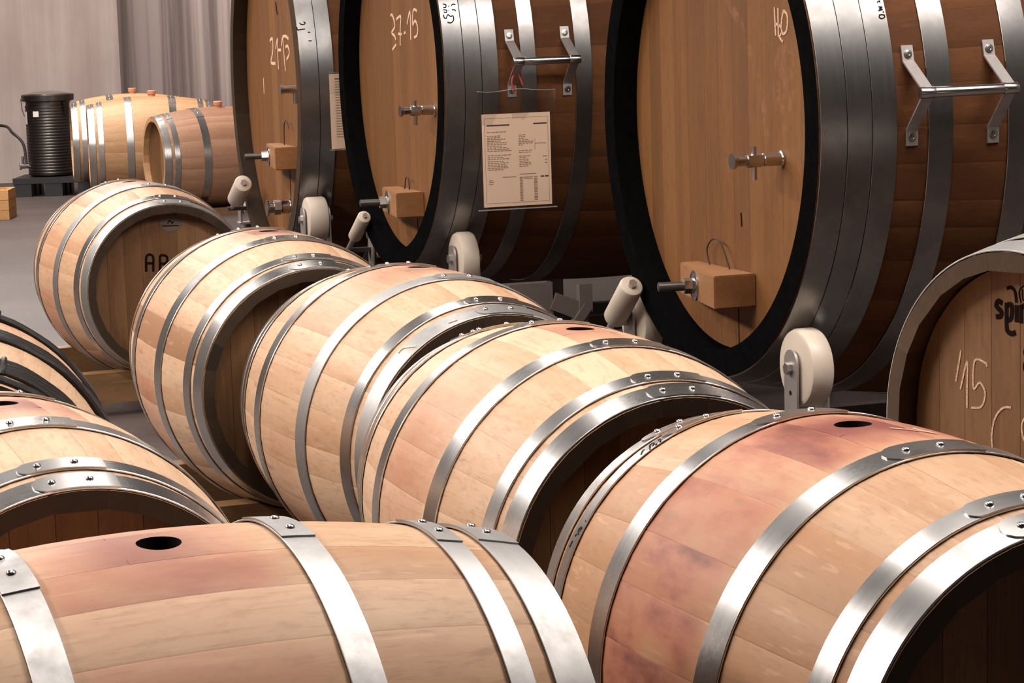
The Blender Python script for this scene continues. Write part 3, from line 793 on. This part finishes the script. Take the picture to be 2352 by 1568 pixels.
def door_block(t, za, e, s0, s1, k0, k1, pl, pr, bolt_s, bolt_k, bolt_x, string):
    """wooden wedge across the door with a clamping bolt; pl / pr: how far its left / right edge stands out"""
    bot = [(-e, s0, za + k0), (-e, s1, za + k0), (-e + pr, s1, za + k0), (-e + pl, s0, za + k0)]
    b = B(); b.hexa(bot, [(x, y, z + (k1 - k0)) for x, y, z in bot])
    me = mesh('door_block', b.v, b.f, M['block'])
    bm = bmesh.new(); bm.from_mesh(me); bmesh.ops.recalc_face_normals(bm, faces=bm.faces)
    bmesh.ops.bevel(bm, geom=bm.edges[:], offset=.003, segments=2, affect='EDGES'); bm.to_mesh(me); bm.free()
    o = link('door_block', me, t); o.color = (0, 0, .7, 1)
    p = Vector((bolt_x, bolt_s, za + bolt_k)); nrm = Vector((s1 - s0, -(pr - pl), 0)).normalized()
    b = B(); b.lathe(p, nrm, [(0, .040), (.004, .040), (.007, .034)], 28); b.obj('washer', M['steel'], o)
    b = B(); b.lathe(p + nrm * .005, nrm, [(0, .021), (.026, .021)], 6); b.obj('nut', M['steel'], o)
    b = B(); b.lathe(p + nrm * .03, nrm, [(0, .0125), (.068, .0125), (.07, .009)], 16); b.obj('bolt', M['dark_steel'], o)
    b = B(); P = spline([(-e + .02, s, za + k) for s, k in string], 6); b.tube(P, .0022, 6); b.obj('string', M['string'], t)
door_block(CASK['C3'][0], CASK['C3'][1], .0711, -.19, .167, -.472, -.387, .055, .118, -.03, -.432, -.0711 + .083, [(-.075, -.385), (-.09, -.345), (-.05, -.315), (.0, -.325), (.05, -.385)])
door_block(CASK['C2'][0], CASK['C2'][1], .0619, -.13, .19, -.470, -.384, .06, .10, .0, -.428, -.0619 + .076, [(.02, -.383), (.04, -.345), (.07, -.345), (.08, -.383)])
door_block(CASK['C1'][0], CASK['C1'][1], .0615, .0, .347, -.322, -.232, .06, .093, .10, -.277, -.0615 + .070, [(.18, -.232), (.19, -.155), (.24, -.13), (.28, -.16)])
head_strokes('joint', CASK['C1'][0], [[(.17, -.33), (.172, -.62)]], -.0612, CASK['C1'][1], .008, M['hole'])
head_strokes('joint', CASK['C2'][0], [[(.10, -.475), (.10, -.59)]], -.0616, CASK['C2'][1], .004, M['hole'])
head_strokes('joint', CASK['C3'][0], [[(.06, -.475), (.06, -.59)]], -.0708, CASK['C3'][1], .0035, M['hole'])

def handle(t, za, rf, us, at, ab, out, label=None):
    am = (at + ab) / 2 + .0
    top = []
    bar = []
    for u in us:
        r = rf(-u) + .0025; R = lambda a, d=0: Vector((-u, (r + d) * cos(a), za + (r + d) * sin(a)))
        f = .035 / r
        pts = [R(at + f * .6), R(at - f * .5), R(am + .012, out), R(am - .012, out), R(ab + f * .5), R(ab - f * .6)]
        b = B(); b.strap(pts, (1, 0, 0), .030, .0045); o = b.obj('handle_bracket', M['plate'], t, .3)
        for a in (at, ab):
            b = B(); p = R(a, .003); n = Vector((0, cos(a), sin(a))); b.lathe(p, n, [(0, .0105), (.002, .0100), (.0026, .0045), (.0008, .004)], 16); b.obj('screw', M['steel'], o)
        bar.append(R(am, out + .004))
    d = (bar[1] - bar[0]).normalized(); b = B()
    b.bevcyl(bar[0] - d * .018, bar[1] + d * .018, .0125, .001, 24)
    b.bevcyl(bar[0] - d * .019, bar[0] + d * .017, .0138, .001, 24); b.bevcyl(bar[1] - d * .017, bar[1] + d * .019, .0138, .001, 24)
    b.obj('handle_bar', M['steel'], t, .6)
handle(CASK['C3'][0], CASK['C3'][1], CASK['C3'][2], (.2185, .4183), .2378, -.0331, .075)
handle(CASK['C2'][0], CASK['C2'][1], CASK['C2'][2], (.217, .3995), .203, -.046, .075)

# document sleeves hanging from the casks (plane parallel to the cask axis)
def sleeve(label, k, r, us, z0, z1, pus, pz0, pz1, rows, group=None, tie=True):
    t0, za, rf, HO = CASK[k]; Mw = t0.matrix_basis
    base = Vector((-(us[0] + us[1]) / 2, r, za + z0))
    o = thing('document_sleeve', label, 'document', t0.matrix_basis @ base if False else (0, 0, 0), 0, group)
    Rz = Matrix.Rotation(t0.rotation_euler.z, 4, 'Z')
    o.location = Vector(t0.location) + (Rz @ base.to_4d()).to_3d(); o.rotation_euler = (0, 0, t0.rotation_euler.z)
    X = lambda u: -(u) - base.x
    b = B()
    for yy in (.003, -.003):
        n = 10; vs = []; fs = []
        for i in range(n + 1):
            u = us[0] + (us[1] - us[0]) * i / n
            for j in range(7):
                z = (z1 - z0) * j / 6; wv = .0035 * sin(i * 2.3 + j * 1.7) * max(0, (j - 3) / 3) + (.022 * max(0, (j - 4) / 2) * (1.2 if i < 3 else .35 + .3 * sin(i * 1.3)))
                vs.append((X(u), yy + wv, z))
        for i in range(n):
            for j in range(6): fs.append((i * 7 + j, i * 7 + 7 + j, i * 7 + 8 + j, i * 7 + j + 1))
        b.add(vs, fs)
    b.obj('clear_sleeve', M['film'], o, .8)
    b = B(); zz0, zz1 = pz0 - z0, pz1 - z0
    b.box((X((pus[0] + pus[1]) / 2), 0, (zz0 + zz1) / 2), ((pus[1] - pus[0]) / 2, .0005, (zz1 - zz0) / 2))
    p = b.obj('paper', M['paper'], o)
    W_, H_ = pus[1] - pus[0], zz1 - zz0; q = random.Random(8)
    for mat, lst in rows:
        b = B()
        for (x, y, ww, hh) in lst:
            cx = X(pus[0] + (x + ww / 2) * W_); cz = zz1 - (y + hh / 2) * H_
            b.box((cx, .0008, cz), (ww * W_ / 2, .0003, hh * H_ / 2))
        b.obj('printed_text', mat, p)
    if tie:
        b = B(); P = spline([(X(us[0] + .13), .006, z1 - z0 - .01), (X(us[0] + .125), .0, z1 - z0 + .03), (X(us[0] + .145), -.004, z1 - z0 + .055), (X(us[0] + .16), .004, z1 - z0 + .015)], 6)
        b.tube(P, .0035, 8); b.obj('tie', M['red_tie'], o)
    b = B(); b.box((0, .002, .001), ((us[1] - us[0]) / 2, .004, .0016)); b.obj('sleeve_seam', M['seam'], o)
    b = B(); b.tube([(X(us[0] + (us[1] - us[0]) * i / 8), .006 + .012 * (1 - i / 8) ** 2 + .004 * sin(i * 2.1), z1 - z0 - .004 * sin(i * 1.1)) for i in range(9)], .0011, 6); b.obj('sleeve_edge', M['seam'], o)
    return o
q = random.Random(12); fine = []; bold = [(.07, .115, .33, .014), (.75, .112, .20, .014), (.84, .685, .05, .014), (.905, .685, .05, .014)]
for y in [.19, .232, .25, .268, .286, .304, .322, .34, .358, .376, .394, .44, .462, .48, .505, .523, .541, .559, .577, .595]:
    x = .07
    while x < .07 + q.uniform(.16, .34): ww = q.uniform(.02, .05); fine.append((x, y, ww, .007)); x += ww + .012
for y in [.232, .25, .268, .286, .304, .322, .34, .40, .42, .46, .478, .496, .514, .532, .55, .57]:
    x = .53
    while x < .53 + q.uniform(.06, .22): ww = q.uniform(.02, .05); fine.append((x, y, ww, .007)); x += ww + .012
for i in range(16):
    y = .69 + i * .0165; fine.append((.53, y, .045, .008))
    if i < 2: fine.append((.59, y, .13, .006))
    fine.append((.74, y, .05, .008))
fine += [(.28, .68, .2, .006), (.53, .655, .24, .006), (.08, .71, .06, .006), (.08, .73, .07, .006), (.08, .75, .06, .006), (.77, .33, .16, .005), (.765, .28, .004, .12), (.88, .47, .06, .008), (.91, .51, .03, .008), (.91, .54, .03, .01),
         (.04, .045, .92, .002), (.04, .96, .92, .002), (.035, .045, .003, .915), (.96, .045, .003, .915)]
sleeve('printed sheet in a clear plastic sleeve hanging from the handle of the middle cask', 'C2', .745, (.078, .345), -.412, -.03, (.097, .329), -.402, -.104, [(M['print'], fine), (M['print_dark'], bold)])
f1 = [(.1, .1 + .035 * i, q.uniform(.3, .8), .008) for i in range(22)]
sleeve('narrow printed sheet on the far cask, half hidden behind the black rim', 'C1', .805, (.092, .31), -.226, .07, (.098, .305), -.221, .062, [(M['print'], f1), (M['print_dark'], [(.1, .06, .3, .014)])], None, False)

# ------------------------------------------------------------------ roller cradles under the casks
def cradle(label, k, rw, ws, wk, wu, roller, rr, wth=.062):
    t0, za, rf, HO = CASK[k]; zaw = t0.location.z + za
    t = thing('cask_cradle', label, 'cradle', (t0.location.x, t0.location.y, 0), t0.rotation_euler.z, 'roller cradles')
    X = Vector((1, 0, 0))
    for u in (wu, LC - wu):
        for sg in (1, -1):
            s = ws * sg
            R = rf(-u) + .005 + rw; kk = -sqrt(max(R * R - s * s, .01)) if u != wu or sg < 0 else wk
            kk = -sqrt(max(R * R - s * s, .01)) - .001
            c = Vector((-u, s, zaw + kk))
            b = B(); b.bevcyl(c - X * wth / 2, c + X * wth / 2, rw, .012, 40); wl = b.obj('wheel', M['nylon'], t, .5)
            for dx in (1, -1):
                x0 = c.x + dx * (wth / 2 + .010); zb = c.z - rw - .03; P = [(c.y - .034, zb), (c.y + .034, zb), (c.y + .034, c.z)]
                for j in range(9): a = pi * j / 8; P.append((c.y + .034 * cos(a), c.z + .012 + .034 * sin(a)))
                P.append((c.y - .034, c.z))
                b = B(); b.hexa([(x0 - .003, y, z) for y, z in P], [(x0 + .003, y, z) for y, z in P]); fp = b.obj('fork_plate', M['plate'], t, .4)
                b = B(); b.lathe((x0, c.y, c.z), (dx, 0, 0), [(0, .015), (.016, .015)], 6); b.obj('bolt', M['steel'], fp)
                if dx == 1:
                    b = B(); b.lathe((x0 + .003, c.y, c.z - .06), (dx, 0, 0), [(0, .006), (.0008, .006)], 12); b.obj('hole', M['hole'], fp)
            b = B(); b.box((c.x, c.y, c.z - rw - .033), (wth / 2 + .02, .04, .004)); b.obj('fork_base', M['plate'], t)
            zb = c.z - rw - .037
            b = B(); b.box((c.x, c.y, zb / 2), (.03, .03, zb / 2)); b.obj('leg', M['dark_steel'], t)
        zb = zaw - sqrt((rf(-u) + .005 + rw) ** 2 - ws * ws) - rw - .037
        b = B(); b.box((-u, 0, zb - .11), (.025, ws - .03, .03)); b.obj('cross_tube', M['dark_steel'], t)
    for sg in (1, -1):
        b = B(); b.box((-LC / 2, ws * sg, .16), (LC / 2 - wu - .03, .025, .03)); b.obj('side_tube', M['dark_steel'], t)
    p0, p1 = [Vector((.006 + rr, s, zaw + kk)) for s, kk in roller]
    d = (p1 - p0).normalized(); b = B()
    b.bevcyl(p0, p1, rr, rr * .28, 32); gr = b.obj('guide_roller', M['nylon'], t, .5)
    b = B(); b.lathe(p0 - d * .012, d, [(0, rr * .36), (.022, rr * .36)], 6); b.obj('bolt', M['steel'], gr)
    b = B(); b.cyl(p1 - d * .01, p1 + d * .12, .010, 12); b.obj('stem', M['plate'], t)
    q0 = p1 + d * .12; b = B(); b.box((q0.x / 2 - .03, q0.y, q0.z), (q0.x / 2 + .05, .016, .008)); b.obj('stem_arm', M['dark_steel'], t)
    b = B(); b.cyl((-.06, q0.y, q0.z), (-wu - .0, -ws + .02, .19), .012, 10); b.obj('stem_strut', M['dark_steel'], t)
    return t, zaw
cradle('steel roller cradle with white nylon wheels under the largest right cask', 'C3', .095, .512, -.574, .038, [(-.394, -.466), (-.528, -.574)], .034)
t2, zw2 = cradle('steel roller cradle with white nylon wheels under the middle cask', 'C2', .088, .508, -.58, .098, [(-.263, -.497), (-.415, -.583)], .0245)
cradle('steel roller cradle with white nylon wheels under the far unpainted cask', 'C1', .085, .67, -.485, .052, [(-.305, -.412), (-.50, -.495)], .038, .08)
# grey bracket of the middle cradle seen in the gap between the casks
b = B(); b.box((-.255, .72, zw2 - .715), (.075, .004, .055)); b.obj('side_plate', M['grey_paint'], t2)
b = B(); b.strap([(-.33, .725, zw2 - .722), (-.455, .725, zw2 - .775)], (0, 1, 0), .012, .058); b.obj('brace', M['grey_paint'], t2)
b = B(); b.strap([(-.44, .725, zw2 - .672), (-.44, .725, zw2 - .765)], (0, 1, 0), .03, .045); b.obj('brace', M['grey_paint'], t2)
b = B(); b.strap([(-.446, .73, zw2 - .745), (-.36, .73, zw2 - .86), (-.30, .73, .1)], (0, 1, 0), .03, .03); b.obj('brace', M['grey_paint'], t2)

# ------------------------------------------------------------------ background: tank, pallet, hose, crate
TX, TY = -3.656, 18.98
t = thing('steel_tank', 'dark dimpled stainless steel tank with a shiny lid, standing on a black pallet', 'tank', (TX, TY, .150))
b = B(); prof = [(0, .150), (.012, .178), (.03, .183)]
z = .03
nb = 22; dz = .52 / nb
for i in range(nb):
    prof += [(z + dz * .15, .183), (z + dz * .3, .180), (z + dz * .6, .180), (z + dz * .78, .183)]; z += dz
prof += [(.56, .183), (.57, .176), (.60, .176)]
b.lathe((0, 0, 0), (0, 0, 1), prof, 64); b.obj('body', M['tank'], t, .5)
b = B(); b.lathe((0, 0, .595), (0, 0, 1), [(0, .19), (.006, .206), (.05, .208), (.056, .200), (.056, .17), (.044, .16)], 56); b.obj('rim', M['tank'], t, .6)
b = B(); b.lathe((0, 0, .636), (0, 0, 1), [(0, .168), (.02, .168), (.034, .12), (.040, .05)], 40); b.obj('lid', M['steel'], t, .6)
for a, zc, hw, hh, mt in ((-1.95, .50, .026, .022, 'sticker'), (-2.62, .47, .022, .05, 'sticker')):
    b = B(); vs = []; fs = []
    for i in range(5):
        an = a + (i / 4 - .5) * 2 * hw / .184
        for dz_ in (-hh, hh): vs.append((.186 * cos(an), .186 * sin(an), zc + dz_))
    for i in range(4): fs.append((2 * i, 2 * i + 2, 2 * i + 3, 2 * i + 1))
    b.add(vs, fs); b.obj('sticker', M[mt], t)
b = B(); d = Vector((cos(-2.75), sin(-2.75), 0)); p = d * .18 + Vector((0, 0, .085)); b.cyl(p, p + d * .06, .018, 14); b.cyl(p + d * .045, p + d * .045 + Vector((0, 0, .08)), .011, 12)
b.lathe(p + d * .06, d, [(0, .026), (.015, .026)], 16); b.obj('outlet_valve', M['steel'], t)
for a in (-2.9, -.6, 1.2):
    b = B(); b.strap([(.19 * cos(a), .19 * sin(a), .48), (.204 * cos(a), .204 * sin(a), .53), (.212 * cos(a), .212 * sin(a), .62)], (-sin(a), cos(a), 0), .03, .006); b.obj('lid_clamp', M['tank'], t)
t = thing('plastic_pallet', 'low black plastic pallet under the dark steel tank', 'pallet', (-3.60, 18.98, 0))
b = B(); b.box((0, 0, .1275), (.32, .26, .0215)); b.obj('deck', M['black'], t)
for x in (-.245, 0, .245):
    for y in (-.20, 0, .20):
        b = B(); b.box((x, y, .053), (.07 if x < .2 else .05, .055, .053)); b.obj('foot', M['black'], t)
b = B(); P = spline([(-5.2, 19.6, .30), (-4.7, 19.62, .50), (-4.15, 19.4, .545), (-3.99, 19.17, .49), (-3.90, 19.12, .40), (-3.875, 19.08, .25), (-3.86, 19.02, .24)], 8)
b.tube(P, .012, 10); tag(b.obj('hose', M['rubber']), 'black rubber hose curving against the wall to the left of the tank', 'hose')
t = thing('wooden_crate', 'small light wooden crate on the floor at the left edge', 'crate', (-3.76, 16.75, 0), .05)
for i, zc in enumerate((.035, .105, .175)):
    for sx, sy, hx, hy in ((0, -.16, .24, .009), (0, .16, .24, .009), (-.231, 0, .009, .151), (.231, 0, .009, .151)):
        b = B(); b.box((sx, sy, zc), (hx, hy, .0335)); o = b.obj('slat', M['crate'], t); o.color = (0, 0, .3 + .2 * i, 1)
for sx in (-.20, .20):
    for sy in (-.132, .132):
        b = B(); b.box((sx, sy, .105), (.018, .018, .105)); b.obj('corner_post', M['crate'], t)
b = B(); b.box((0, 0, .008), (.222, .15, .008)); b.obj('base', M['crate'], t)
